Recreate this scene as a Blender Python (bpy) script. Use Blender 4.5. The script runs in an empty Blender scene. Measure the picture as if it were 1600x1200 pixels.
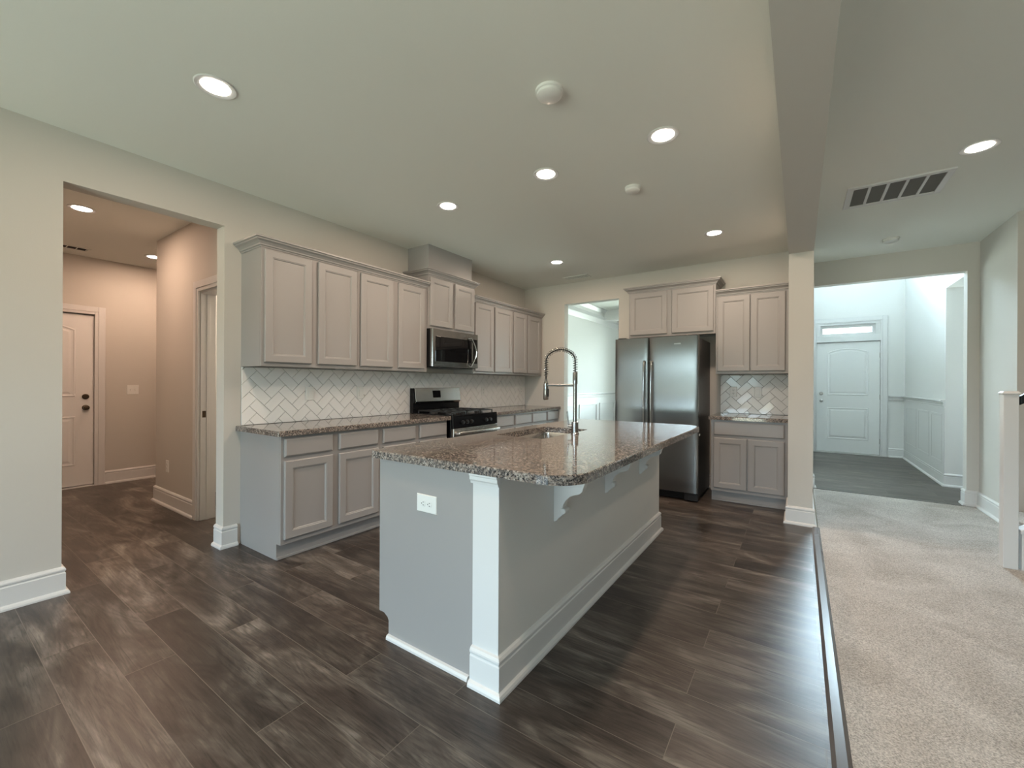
import bpy, bmesh, math, random
from mathutils import Vector, Matrix
random.seed(7)
C = bpy.context.scene.collection
PI = math.pi

# ------------------------------------------------------------------ camera, world, exposure
F, YAW, PITCH, ROLL, CX, H = 655.39, 0.6009, -0.0003, 0.0050, 3.5795, 1.2487
cam = bpy.data.objects.new('camera', bpy.data.cameras.new('camera'))
C.objects.link(cam)
cam.matrix_world = (Matrix.Translation((CX, 0, H)) @ Matrix.Rotation(YAW, 4, 'Z')
                    @ Matrix.Rotation(PI / 2 + PITCH, 4, 'X') @ Matrix.Rotation(ROLL, 4, 'Z'))
cam.data.sensor_width = 36
cam.data.lens = F / 1600 * 36
cam.data.clip_start = 0.02
bpy.context.scene.camera = cam
vs = bpy.context.scene.view_settings
vs.view_transform = 'Standard'
vs.look = 'None'
vs.gamma = 1
vs.use_curve_mapping = False
vs.exposure = 0.12

world = bpy.data.worlds.new('sky')
bpy.context.scene.world = world
world.use_nodes = True
nt = world.node_tree
nt.nodes.clear()
wo = nt.nodes.new('ShaderNodeOutputWorld')
bg = nt.nodes.new('ShaderNodeBackground')
tc = nt.nodes.new('ShaderNodeTexCoord')
sp = nt.nodes.new('ShaderNodeSeparateXYZ')
rp = nt.nodes.new('ShaderNodeValToRGB')
rp.color_ramp.elements[0].position = 0.465
rp.color_ramp.elements[0].color = (0.52, 0.58, 0.48, 1)
rp.color_ramp.elements[1].position = 0.535
rp.color_ramp.elements[1].color = (0.68, 0.88, 1.0, 1)
for q, c in ((0.478, (0.16, 0.19, 0.18)), (0.486, (0.03, 0.043, 0.037)), (0.512, (0.035, 0.05, 0.043)), (0.524, (0.35, 0.48, 0.47))):
    rp.color_ramp.elements.new(q).color = (*c, 1)
mp = nt.nodes.new('ShaderNodeMapRange')
mp.inputs[1].default_value = -1
nt.links.new(tc.outputs['Generated'], sp.inputs[0])
nt.links.new(sp.outputs[2], mp.inputs[0])
nt.links.new(mp.outputs[0], rp.inputs[0])
nt.links.new(rp.outputs[0], bg.inputs[0])
bg.inputs[1].default_value = 15.5
nt.links.new(bg.outputs[0], wo.inputs[0])

WARM = (1.0, 0.77, 0.60)
DAY = (0.64, 0.86, 1.0)
DAYG = (0.80, 1.0, 0.96)


def area(name, loc, rot, sx, sy, power, col, spread=180):
    l = bpy.data.lights.new(name, 'AREA')
    l.shape = 'RECTANGLE'
    l.size = sx
    l.size_y = sy
    l.energy = power
    l.color = col
    l.spread = math.radians(spread)
    o = bpy.data.objects.new(name, l)
    C.objects.link(o)
    o.location = loc
    o.rotation_euler = rot
    return o


# daylight at the panes: rear windows, added side window, foyer window above the door, dining window, transom
def portal(loc, rot, sx, sy):
    o = area('window_portal', loc, rot, sx, sy, 1, (1, 1, 1))
    o.data.cycles.is_portal = True


portal((1.7, -3.2, 1.08), (PI / 2, 0, 0), 2.3, 2.15)
portal((4.75, -3.2, 1.45), (PI / 2, 0, 0), 1.2, 1.6)
portal((0, -1.6, 1.375), (0, -PI / 2, 0), 1.65, 2.4)
area('foyer_daylight', (4.3, 10.0, 4.1), (-PI / 2, 0, 0), 1.5, 1.5, 600, DAY)
area('dining_daylight', (1.9, 10.0, 1.5), (-PI / 2, 0, 0), 2.0, 1.8, 125, DAYG)
area('side_room_daylight', (6.55, 7.6, 1.5), (0, PI / 2, 0), 1.4, 1.4, 20, DAY)


# ------------------------------------------------------------------ materials
def mat(name, col, rough=0.5, metal=0.0, spec=0.5, emit=None, estr=0, coat=0, bump=None):
    m = bpy.data.materials.new(name)
    m.use_nodes = True
    n = m.node_tree.nodes
    b = n['Principled BSDF']
    b.inputs['Base Color'].default_value = (*col, 1)
    b.inputs['Roughness'].default_value = rough
    b.inputs['Metallic'].default_value = metal
    b.inputs['Specular IOR Level'].default_value = spec
    b.inputs['Coat Weight'].default_value = coat
    if emit:
        b.inputs['Emission Color'].default_value = (*emit, 1)
        b.inputs['Emission Strength'].default_value = estr
    if bump:
        t = n.new('ShaderNodeTexCoord')
        z = n.new('ShaderNodeTexNoise')
        z.inputs['Scale'].default_value = bump[0]
        z.inputs['Detail'].default_value = 3
        u = n.new('ShaderNodeBump')
        u.inputs['Strength'].default_value = bump[1]
        u.inputs['Distance'].default_value = 0.002
        L = m.node_tree.links
        L.new(t.outputs['Object'], z.inputs['Vector'])
        L.new(z.outputs['Fac'], u.inputs['Height'])
        L.new(u.outputs[0], b.inputs['Normal'])
    return m


def nodes(m):
    return m.node_tree.nodes, m.node_tree.links, m.node_tree.nodes['Principled BSDF']


def ramp(n, stops):
    r = n.new('ShaderNodeValToRGB')
    e = r.color_ramp.elements
    e[0].position, e[0].color = stops[0][0], (*stops[0][1], 1)
    e[1].position, e[1].color = stops[-1][0], (*stops[-1][1], 1)
    for p, c in stops[1:-1]:
        k = e.new(p)
        k.color = (*c, 1)
    return r


WALL = mat('wall_paint', (0.60, 0.575, 0.53), 0.75, spec=0.3, bump=(220, 0.15))
CEIL = mat('ceiling_paint', (0.80, 0.81, 0.76), 0.9, spec=0.2, bump=(160, 0.15))
TRIM = mat('white_trim_paint', (0.70, 0.695, 0.685), 0.35, bump=(60, 0.03))
DOORW = mat('white_door_paint', (0.78, 0.78, 0.77), 0.4, bump=(60, 0.03))
CAB = mat('grey_cabinet_paint', (0.335, 0.32, 0.31), 0.38, bump=(90, 0.03))
WALLF = mat('pale_entry_paint', (0.76, 0.755, 0.735), 0.7, spec=0.3, bump=(220, 0.15))
ISLW = mat('island_wall_paint', (0.70, 0.69, 0.66), 0.6, spec=0.3, bump=(220, 0.12))
BLACK = mat('black_enamel', (0.006, 0.006, 0.007), 0.16, spec=0.3, bump=(40, 0.01))
BLACKM = mat('black_matte', (0.010, 0.010, 0.010), 0.4, spec=0.25, bump=(80, 0.05))
IRON = mat('cast_iron', (0.015, 0.015, 0.015), 0.42, bump=(200, 0.2))
GLASSB = mat('black_glass', (0.006, 0.006, 0.007), 0.04, bump=(5, 0.003))
CHROME = mat('polished_chrome', (0.58, 0.57, 0.56), 0.14, metal=1, bump=(20, 0.003))
NICKEL = mat('satin_nickel', (0.42, 0.40, 0.38), 0.28, metal=1, bump=(20, 0.01))
BRONZE = mat('dark_bronze', (0.10, 0.075, 0.055), 0.35, metal=1, bump=(40, 0.02))
PLASTIC = mat('white_plastic', (0.78, 0.78, 0.75), 0.35, bump=(30, 0.01))
HOLESHADE = mat('painted_recess_shade', (0.02, 0.02, 0.02), 0.9, bump=(30, 0.01))  # near-black colour stands in for shade inside outlet slots and vent ducts
GRILLE = mat('grey_filter', (0.16, 0.16, 0.15), 0.9, bump=(400, 0.4))
LENS = mat('lamp_lens', (1, 1, 1), 0.5, emit=(1.0, 0.90, 0.80), estr=14, bump=(30, 0.01))
FRSIDE = mat('fridge_side', (0.022, 0.022, 0.023), 0.35, bump=(300, 0.15))


def brushed(name, horiz_axis, col=(0.36, 0.35, 0.335), rough=0.19):
    m = mat(name, col, rough, metal=1)
    n, L, b = nodes(m)
    t = n.new('ShaderNodeTexCoord')
    mp = n.new('ShaderNodeMapping')
    s = [300, 300, 300]
    s[horiz_axis] = 2
    mp.inputs['Scale'].default_value = s
    z = n.new('ShaderNodeTexNoise')
    z.inputs['Scale'].default_value = 1
    u = n.new('ShaderNodeBump')
    u.inputs['Strength'].default_value = 0.08
    u.inputs['Distance'].default_value = 0.0008
    L.new(t.outputs['Object'], mp.inputs[0])
    L.new(mp.outputs[0], z.inputs['Vector'])
    L.new(z.outputs['Fac'], u.inputs['Height'])
    L.new(u.outputs[0], b.inputs['Normal'])
    return m


STEEL = brushed('brushed_steel', 0)
STEELF = mat('brushed_steel_upright', (0.32, 0.32, 0.315), 0.24, metal=1, bump=(3, 0.004))
STEELF.node_tree.nodes['Principled BSDF'].inputs['Anisotropic'].default_value = 0.85
_t = STEELF.node_tree.nodes.new('ShaderNodeTangent')
_t.direction_type = 'RADIAL'
_t.axis = 'Z'
STEELF.node_tree.links.new(_t.outputs[0], STEELF.node_tree.nodes['Principled BSDF'].inputs['Tangent'])
STEELR = brushed('range_steel', 0, (0.55, 0.53, 0.50), 0.25)
STEELSINK = brushed('sink_steel', 0, (0.55, 0.54, 0.52), 0.22)


def granite():
    m = mat('speckled_granite', (0.3, 0.27, 0.25), 0.07, spec=0.6)
    n, L, b = nodes(m)
    t = n.new('ShaderNodeTexCoord')
    v = n.new('ShaderNodeTexVoronoi')
    v.inputs['Scale'].default_value = 130
    v2 = n.new('ShaderNodeTexVoronoi')
    v2.inputs['Scale'].default_value = 260
    z = n.new('ShaderNodeTexNoise')
    z.inputs['Scale'].default_value = 9
    z.inputs['Detail'].default_value = 4
    for q in (v, v2, z):
        L.new(t.outputs['Object'], q.inputs['Vector'])
    r1 = ramp(n, [(0.0, (0.012, 0.012, 0.014)), (0.30, (0.05, 0.05, 0.055)), (0.42, (0.19, 0.155, 0.13)),
                  (0.62, (0.31, 0.25, 0.21)), (0.80, (0.42, 0.38, 0.34)), (1.0, (0.60, 0.56, 0.52))])
    r1.color_ramp.interpolation = 'LINEAR'
    r2 = ramp(n, [(0.0, (0.012, 0.013, 0.018)), (0.30, (0.05, 0.048, 0.05)), (0.45, (0.18, 0.145, 0.12)), (1.0, (0.50, 0.45, 0.41))])
    s1 = n.new('ShaderNodeSeparateColor')
    s2 = n.new('ShaderNodeSeparateColor')
    L.new(v.outputs['Color'], s1.inputs[0])
    L.new(v2.outputs['Color'], s2.inputs[0])
    ad = n.new('ShaderNodeMath')
    ad.operation = 'MULTIPLY_ADD'
    ad.inputs[1].default_value = 0.25
    L.new(z.outputs['Fac'], ad.inputs[0])
    mu = n.new('ShaderNodeMath')
    mu.operation = 'MULTIPLY_ADD'
    mu.inputs[1].default_value = 0.95
    mu.inputs[2].default_value = -0.24
    L.new(s1.outputs[0], mu.inputs[0])
    L.new(mu.outputs[0], ad.inputs[2])
    L.new(ad.outputs[0], r1.inputs[0])
    L.new(s2.outputs[0], r2.inputs[0])
    mx = n.new('ShaderNodeMix')
    mx.data_type = 'RGBA'
    mx.inputs[0].default_value = 0.4
    L.new(r1.outputs[0], mx.inputs[6])
    L.new(r2.outputs[0], mx.inputs[7])
    L.new(mx.outputs[2], b.inputs['Base Color'])
    return m


GRANITE = granite()


def planks():
    m = mat('dark_oak_planks', (0.1, 0.08, 0.07), 0.33, spec=0.5)
    n, L, b = nodes(m)
    t = n.new('ShaderNodeTexCoord')
    br = n.new('ShaderNodeTexBrick')
    br.inputs['Color1'].default_value = (0, 0, 0, 1)
    br.inputs['Color2'].default_value = (1, 1, 1, 1)
    br.inputs['Mortar'].default_value = (0.5, 0.5, 0.5, 1)
    br.inputs['Scale'].default_value = 1
    br.inputs['Mortar Size'].default_value = 0.0016
    br.inputs['Mortar Smooth'].default_value = 0.3
    br.inputs['Brick Width'].default_value = 1.22
    br.inputs['Row Height'].default_value = 0.18
    br.offset = 0.37
    br.offset_frequency = 2
    br.squash = 1
    L.new(t.outputs['Object'], br.inputs['Vector'])
    sc = n.new('ShaderNodeSeparateColor')
    L.new(br.outputs['Color'], sc.inputs[0])
    # shift grain per plank
    cmb = n.new('ShaderNodeCombineXYZ')
    k = n.new('ShaderNodeMath'); k.operation = 'MULTIPLY'; k.inputs[1].default_value = 37.0
    L.new(sc.outputs[0], k.inputs[0])
    L.new(k.outputs[0], cmb.inputs[0])
    L.new(k.outputs[0], cmb.inputs[2])
    va = n.new('ShaderNodeVectorMath'); va.operation = 'ADD'
    L.new(t.outputs['Object'], va.inputs[0])
    L.new(cmb.outputs[0], va.inputs[1])

    def noise(sx, sy, scale, detail, dist, rough=0.55):
        mp = n.new('ShaderNodeMapping')
        mp.inputs['Scale'].default_value = (sx, sy, 1)
        z = n.new('ShaderNodeTexNoise')
        z.inputs['Scale'].default_value = scale
        z.inputs['Detail'].default_value = detail
        z.inputs['Distortion'].default_value = dist
        z.inputs['Roughness'].default_value = rough
        L.new(va.outputs[0], mp.inputs[0])
        L.new(mp.outputs[0], z.inputs['Vector'])
        return z
    big = noise(1, 3.2, 1.5, 4, 1.6)
    grain = noise(1.6, 30, 2.6, 8, 1.0, 0.72)
    r = ramp(n, [(0.30, (0.042, 0.031, 0.026)), (0.46, (0.068, 0.053, 0.044)), (0.57, (0.108, 0.089, 0.075)),
                 (0.68, (0.185, 0.160, 0.138))])
    L.new(big.outputs['Fac'], r.inputs[0])
    g = ramp(n, [(0.36, (0.42, 0.41, 0.40)), (0.47, (0.88, 0.88, 0.88)), (0.56, (1.02, 1.02, 1.02)), (0.66, (1.45, 1.43, 1.40))])
    L.new(grain.outputs['Fac'], g.inputs[0])
    mx = n.new('ShaderNodeMix'); mx.data_type = 'RGBA'; mx.blend_type = 'MULTIPLY'; mx.inputs[0].default_value = 1
    L.new(r.outputs[0], mx.inputs[6]); L.new(g.outputs[0], mx.inputs[7])
    # cathedral grain rings and knots
    ringn = noise(0.55, 3.6, 1.3, 2, 0.9, 0.45)
    rm = n.new('ShaderNodeMath'); rm.operation = 'MULTIPLY'; rm.inputs[1].default_value = 95.0
    rs = n.new('ShaderNodeMath'); rs.operation = 'SINE'
    L.new(ringn.outputs['Fac'], rm.inputs[0]); L.new(rm.outputs[0], rs.inputs[0])
    wr = ramp(n, [(0.0, (0.80, 0.79, 0.78)), (0.55, (1.0, 1.0, 1.0)), (1.0, (1.12, 1.12, 1.11))])
    rn = n.new('ShaderNodeMapRange'); rn.inputs[1].default_value = -1
    L.new(rs.outputs[0], rn.inputs[0]); L.new(rn.outputs[0], wr.inputs[0])
    mpk = n.new('ShaderNodeMapping'); mpk.inputs['Scale'].default_value = (1.3, 4.5, 1)
    L.new(va.outputs[0], mpk.inputs[0])
    vk = n.new('ShaderNodeTexVoronoi'); vk.inputs['Scale'].default_value = 1.4
    L.new(mpk.outputs[0], vk.inputs['Vector'])
    kr = ramp(n, [(0.0, (0.30, 0.27, 0.25)), (0.045, (0.55, 0.52, 0.50)), (0.10, (1.0, 1.0, 1.0))])
    L.new(vk.outputs['Distance'], kr.inputs[0])
    mw_ = n.new('ShaderNodeMix'); mw_.data_type = 'RGBA'; mw_.blend_type = 'MULTIPLY'; mw_.inputs[0].default_value = 0.85
    L.new(mx.outputs[2], mw_.inputs[6]); L.new(wr.outputs[0], mw_.inputs[7])
    mk_ = n.new('ShaderNodeMix'); mk_.data_type = 'RGBA'; mk_.blend_type = 'MULTIPLY'; mk_.inputs[0].default_value = 1
    L.new(mw_.outputs[2], mk_.inputs[6]); L.new(kr.outputs[0], mk_.inputs[7])
    mx = mk_
    tone = n.new('ShaderNodeMapRange')
    tone.inputs[3].default_value = 0.66
    tone.inputs[4].default_value = 1.28
    L.new(sc.outputs[0], tone.inputs[0])
    m2 = n.new('ShaderNodeVectorMath'); m2.operation = 'SCALE'
    L.new(mx.outputs[2], m2.inputs[0]); L.new(tone.outputs[0], m2.inputs[3])
    seam = n.new('ShaderNodeMix'); seam.data_type = 'RGBA'
    seam.inputs[7].default_value = (0.15, 0.125, 0.105, 1)  # seams lightened to put bevel highlights into the colour
    L.new(br.outputs['Fac'], seam.inputs[0]); L.new(m2.outputs[0], seam.inputs[6])
    L.new(seam.outputs[2], b.inputs['Base Color'])
    rr = n.new('ShaderNodeMapRange')
    rr.inputs[3].default_value = 0.27
    rr.inputs[4].default_value = 0.42
    L.new(grain.outputs['Fac'], rr.inputs[0])
    L.new(rr.outputs[0], b.inputs['Roughness'])
    sub = n.new('ShaderNodeMath'); sub.operation = 'SUBTRACT'
    L.new(grain.outputs['Fac'], sub.inputs[0]); L.new(br.outputs['Fac'], sub.inputs[1])
    u = n.new('ShaderNodeBump'); u.inputs['Strength'].default_value = 0.25; u.inputs['Distance'].default_value = 0.002
    L.new(sub.outputs[0], u.inputs['Height']); L.new(u.outputs[0], b.inputs['Normal'])
    return m


PLANKS = planks()


def carpet():
    m = mat('beige_carpet', (0.4, 0.35, 0.31), 1.0, spec=0.05)
    n, L, b = nodes(m)
    t = n.new('ShaderNodeTexCoord')
    z1 = n.new('ShaderNodeTexNoise'); z1.inputs['Scale'].default_value = 2.6; z1.inputs['Detail'].default_value = 5
    z1.inputs['Distortion'].default_value = 0.8
    z2 = n.new('ShaderNodeTexNoise'); z2.inputs['Scale'].default_value = 190; z2.inputs['Detail'].default_value = 3
    for q in (z1, z2):
        L.new(t.outputs['Object'], q.inputs['Vector'])
    r = ramp(n, [(0.35, (0.46, 0.42, 0.38)), (0.65, (0.58, 0.54, 0.50))])
    L.new(z1.outputs['Fac'], r.inputs[0])
    g = ramp(n, [(0.3, (0.55, 0.55, 0.55)), (0.7, (1.3, 1.3, 1.3))])
    L.new(z2.outputs['Fac'], g.inputs[0])
    mx = n.new('ShaderNodeMix'); mx.data_type = 'RGBA'; mx.blend_type = 'MULTIPLY'; mx.inputs[0].default_value = 1
    L.new(r.outputs[0], mx.inputs[6]); L.new(g.outputs[0], mx.inputs[7])
    L.new(mx.outputs[2], b.inputs['Base Color'])
    u = n.new('ShaderNodeBump'); u.inputs['Strength'].default_value = 0.9; u.inputs['Distance'].default_value = 0.006
    L.new(z2.outputs['Fac'], u.inputs['Height']); L.new(u.outputs[0], b.inputs['Normal'])
    return m


CARPET = carpet()
TILE = mat('glazed_white_tile', (0.88, 0.87, 0.85), 0.10, spec=0.5, bump=(14, 0.10))
GROUT = mat('grey_grout', (0.34, 0.325, 0.31), 0.9, bump=(200, 0.2))
STRIP = mat('transition_strip_vinyl', (0.10, 0.085, 0.078), 0.25, bump=(60, 0.05))
PATIO = mat('outdoor_ground', (0.2, 0.26, 0.12), 0.9, bump=(5, 0.5))


def glass():
    m = bpy.data.materials.new('window_glass')
    m.use_nodes = True
    n, L = m.node_tree.nodes, m.node_tree.links
    n.clear()
    o = n.new('ShaderNodeOutputMaterial')
    mx = n.new('ShaderNodeMixShader')
    f = n.new('ShaderNodeFresnel'); f.inputs[0].default_value = 1.45
    a = n.new('ShaderNodeBsdfTransparent'); g = n.new('ShaderNodeBsdfGlossy'); g.inputs['Roughness'].default_value = 0.02
    L.new(f.outputs[0], mx.inputs[0]); L.new(a.outputs[0], mx.inputs[1]); L.new(g.outputs[0], mx.inputs[2])
    L.new(mx.outputs[0], o.inputs[0])
    return m


GLASS = glass()


# ------------------------------------------------------------------ mesh helpers
class MB:
    def __init__(s):
        s.bm = bmesh.new()

    def quad(s, pts):
        try:
            return s.bm.faces.new([s.bm.verts.new(p) for p in pts])
        except ValueError:
            pass

    def box(s, x0, x1, y0, y1, z0, z1):
        x0, x1 = sorted((x0, x1)); y0, y1 = sorted((y0, y1)); z0, z1 = sorted((z0, z1))
        v = [s.bm.verts.new((x, y, z)) for x in (x0, x1) for y in (y0, y1) for z in (z0, z1)]
        for f in ((0, 1, 3, 2), (4, 6, 7, 5), (0, 4, 5, 1), (2, 3, 7, 6), (0, 2, 6, 4), (1, 5, 7, 3)):
            s.bm.faces.new([v[i] for i in f])
        return s

    def loft(s, rings, cap0=True, cap1=True, closed=True):
        rs = [[s.bm.verts.new(p) for p in r] for r in rings]
        n = len(rs[0])
        for a, b in zip(rs, rs[1:]):
            for i in range(n if closed else n - 1):
                j = (i + 1) % n
                s.bm.faces.new((a[i], a[j], b[j], b[i]))
        if cap0: s.bm.faces.new(rs[0][::-1])
        if cap1: s.bm.faces.new(rs[-1])
        return s

    def prism(s, pts, axis, a, b):
        """extrude a 2-D outline along an axis from a to b"""
        def P(p, t):
            return {'x': (t, p[0], p[1]), 'y': (p[0], t, p[1]), 'z': (p[0], p[1], t)}[axis]
        return s.loft([[P(p, a) for p in pts], [P(p, b) for p in pts]])

    def lathe(s, prof, c=(0, 0, 0), n=24, axis='z', cap=True):
        rings = []
        for r, t in prof:
            ring = []
            for i in range(n):
                a = 2 * PI * i / n
                q = (r * math.cos(a), r * math.sin(a), t)
                if axis == 'x': q = (q[2], q[0], q[1])
                if axis == 'y': q = (q[0], q[2], q[1])
                ring.append((c[0] + q[0], c[1] + q[1], c[2] + q[2]))
            rings.append(ring)
        return s.loft(rings, cap, cap)

    def tube(s, pts, r, n=10, sx=1.0):
        pts = [Vector(p) for p in pts]
        up = Vector((0, 0, 1))
        t0 = (pts[1] - pts[0]).normalized()
        if abs(t0.dot(up)) > 0.95: up = Vector((1, 0, 0))
        nrm = (up - t0 * up.dot(t0)).normalized()
        rings = []
        for i, p in enumerate(pts):
            a = pts[max(i - 1, 0)]; b = pts[min(i + 1, len(pts) - 1)]
            t = (b - a).normalized()
            nrm = (nrm - t * nrm.dot(t)).normalized()
            bn = t.cross(nrm)
            rr = r[i] if isinstance(r, (list, tuple)) else r
            rings.append([p + nrm * (rr * math.cos(2 * PI * k / n)) + bn * (rr * sx * math.sin(2 * PI * k / n)) for k in range(n)])
        return s.loft(rings)

    def panel(s, x0, x1, z0, z1, rings):
        """face panel looking to -y: rings = [(inset, y)...], first is the back edge"""
        rr = [[(x0 + i, y, z0 + i), (x1 - i, y, z0 + i), (x1 - i, y, z1 - i), (x0 + i, y, z1 - i)] for i, y in rings]
        return s.loft(rr)

    def build(s, name, m, parent=None, smooth=False, bevel=0, seg=2):
        bmesh.ops.recalc_face_normals(s.bm, faces=s.bm.faces)
        me = bpy.data.meshes.new(name)
        s.bm.to_mesh(me)
        s.bm.free()
        for q in (m if isinstance(m, list) else [m]):
            me.materials.append(q)
        o = bpy.data.objects.new(name, me)
        C.objects.link(o)
        if parent is not None: o.parent = parent
        if smooth:
            for p in me.polygons: p.use_smooth = True
            try:
                me.set_sharp_from_angle(angle=math.radians(40))
            except Exception:
                pass
        if bevel:
            b = o.modifiers.new('bevel', 'BEVEL')
            b.width = bevel; b.segments = seg; b.limit_method = 'ANGLE'; b.angle_limit = math.radians(40)
            b.harden_normals = False
        return o


def tag(o, label, cat, group=None):
    o['label'] = label; o['category'] = cat
    if group: o['group'] = group
    return o


def thing(name, label, cat, loc=(0, 0, 0), rz=0, group=None):
    o = bpy.data.objects.new(name, None)
    C.objects.link(o)
    o.empty_display_size = 0.1
    o.location = loc
    o.rotation_euler = (0, 0, rz)
    return tag(o, label, cat, group)


def struct(o, label=None, cat=None):
    o['kind'] = 'structure'
    if label: o['label'] = label
    if cat: o['category'] = cat
    return o


def copy_tree(o, parent=None):
    c = o.copy()
    C.objects.link(c)
    if parent is not None: c.parent = parent
    for ch in list(o.children):
        copy_tree(ch, c)
    return c


def sweep(mb, path, prof, closed_prof=True):
    """sweep a profile [(outward, z)] along a 2-D path; outward is right of travel; mitred corners"""
    P = [Vector(p) for p in path]
    rings = []
    for i, p in enumerate(P):
        d0 = (P[i] - P[i - 1]).normalized() if i else None
        d1 = (P[i + 1] - P[i]).normalized() if i < len(P) - 1 else None
        n0 = Vector((d0.y, -d0.x)) if d0 else None
        n1 = Vector((d1.y, -d1.x)) if d1 else None
        if n0 is None: m = n1
        elif n1 is None: m = n0
        else:
            m = (n0 + n1).normalized()
            m = m / max(0.2, m.dot(n0))
        rings.append([(p.x + m.x * o, p.y + m.y * o, z) for o, z in prof])
    mb.loft(rings)
    return mb


# ------------------------------------------------------------------ the shell
ZC = 2.735
L = 5.57     # far kitchen wall
YE = 6.27    # wall with the foyer opening
YF = 9.8     # front of the house
w = 0.13


def wall(name, boxes, label, m=None):
    mb = MB()
    for b in boxes: mb.box(*b)
    return struct(mb.build(name, m or WALL), label, 'wall')


struct(MB().box(-3.7, 3.70, -3.2, 9.95, -0.10, 0).build('floor', PLANKS), 'dark brown wood plank floor of the kitchen', 'floor')
struct(MB().box(3.72, 8.6, -3.2, 6.235, -0.10, 0.008).build('floor', CARPET), 'beige carpet floor beside the kitchen', 'floor')
struct(MB().box(3.70, 6.7, 6.235, 9.95, -0.10, 0).build('floor', PLANKS), 'wood plank floor of the foyer by the front door', 'floor')

struct(MB().box(-3.7, 8.6, -3.2, 5.69, ZC, ZC + .12).box(3.495, 8.6, 5.69, 6.39, ZC, ZC + .12).box(-.13, 3.6, 5.69, 9.95, ZC, ZC + .12)
       .build('ceiling', CEIL), 'pale ceiling over kitchen and hall', 'ceiling')
struct(MB().box(3.6, 5.24, 6.27, 9.95, 5.2, 5.3).box(5.24, 6.7, 6.39, 9.95, 2.735, 2.85).build('ceiling', CEIL), 'high foyer ceiling', 'ceiling')

wall('wall_left', [(-w, 0, -3.2, -2.8, 0, ZC), (-w, 0, -2.8, -.4, 0, .55), (-w, 0, -2.8, -.4, 2.2, ZC), (-w, 0, -.4, .54, 0, ZC), (-w, 0, .54, 1.38, 2.43, ZC), (-w, 0, 1.38, L + .12, 0, ZC)],
     'long left kitchen wall with the hall opening')
wall('wall_back', [(0, .698, L, L + .12, 0, ZC), (.698, 1.531, L, L + .12, 2.43, ZC), (1.531, 3.495, L, L + .12, 0, ZC)],
     'far kitchen wall behind the refrigerator with the dining room opening')
wall('wall_pier', [(3.495, 3.68, 4.56, 6.39, 0, ZC)], 'narrow wall end standing between kitchen and carpeted hall')
struct(MB().box(3.495, 3.68, -3.2, 4.56, 2.44, ZC).build('ceiling_beam', WALL), 'dropped beam running overhead towards the wall end', 'beam')
wall('wall_entry', [(3.68, 3.72, YE, YE + .12, 0, 5.2), (3.72, 5.015, YE, YE + .12, 2.45, 5.2), (5.015, 5.235, YE, YE + .12, 0, 5.2)],
     'wall with the wide opening into the foyer')
wall('wall_hall_right', [(5.105, 5.235, 5.37, YE, 0, ZC), (5.235, 8.5, 5.37, 5.49, 0, ZC)], 'right hall wall behind the newel post')
wall('wall_foyer_right', [(5.08, 5.24, 7.36, YF, 0, 5.2), (5.08, 5.24, YE + .12, 7.36, 2.467, 5.2)], 'right foyer wall with paneling', WALLF)
wall('wall_foyer_left', [(3.6, 3.72, 6.39, 7.0, 0, 5.2), (3.6, 3.72, 7.0, 9.2, 2.43, 5.2), (3.6, 3.72, 9.2, YF, 0, 5.2)], 'left foyer wall', WALLF)
wall('wall_front', [(-.13, .9, YF, YF + .15, 0, 2.735), (.9, 2.9, YF, YF + .15, 0, .6), (.9, 2.9, YF, YF + .15, 2.4, 2.735), (2.9, 3.6, YF, YF + .15, 0, 2.735),
                    (3.6, 3.845, YF, YF + .15, 0, 3.4), (4.757, 5.24, YF, YF + .15, 0, 3.4), (3.845, 4.757, YF, YF + .15, 2.36, 3.4),
                    (3.845, 3.89, YF, YF + .15, 2.05, 2.36), (4.70, 4.757, YF, YF + .15, 2.05, 2.36), (3.89, 4.70, YF, YF + .15, 2.05, 2.165),
                    (3.6, 3.72, YF, YF + .15, 3.4, 5.2), (4.88, 5.24, YF, YF + .15, 3.4, 5.2), (3.72, 4.88, YF, YF + .15, 4.8, 5.2),
                    (5.24, 6.7, YF, YF + .15, 0, 2.735)], 'front wall around the entry door', WALLF)
wall('wall_dining_left', [(-.02, .10, L + .12, YF, 0, ZC)], 'left dining room wall', WALLF)
wall('wall_side_room', [(6.6, 6.7, 6.39, 7.0, 0, ZC), (6.6, 6.7, 8.2, YF, 0, ZC), (6.6, 6.7, 7.0, 8.2, 0, .8), (6.6, 6.7, 7.0, 8.2, 2.2, ZC), (5.235, 6.6, 6.27, 6.39, 0, ZC)],
     'walls of the room beside the foyer')
wall('wall_right', [(8.5, 8.6, -3.2, 5.49, 0, ZC)], 'right outer wall of the living room')
wall('wall_rear', [(-w, .55, -3.33, -3.2, 0, ZC), (.55, 2.85, -3.33, -3.2, 2.15, ZC), (2.85, 4.15, -3.33, -3.2, 0, ZC),
                   (4.15, 5.35, -3.33, -3.2, 0, .65), (4.15, 5.35, -3.33, -3.2, 2.25, ZC), (5.35, 5.65, -3.33, -3.2, 0, ZC),
                   (5.65, 8.6, -3.33, -3.2, 0, ZC)],
     'rear wall with windows')
wall('wall_mudroom', [(-2.03, -.885, 1.53, 1.65, 0, ZC), (-.885, -.2, 1.53, 1.65, 2.066, ZC), (-.2, -w, 1.53, 1.65, 0, ZC),
                      (-2.03, -1.91, 1.65, 3.4, 0, ZC), (-3.55, -w, 3.4, 3.5, 0, ZC)], 'right mudroom wall with a doorway')
wall('wall_mudroom_back', [(-3.55, -3.42, .1, .41, 0, ZC), (-3.55, -3.42, .41, 1.322, 2.055, ZC), (-3.55, -3.42, 1.322, 3.4, 0, ZC)],
     'back mudroom wall with a white door')
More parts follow.
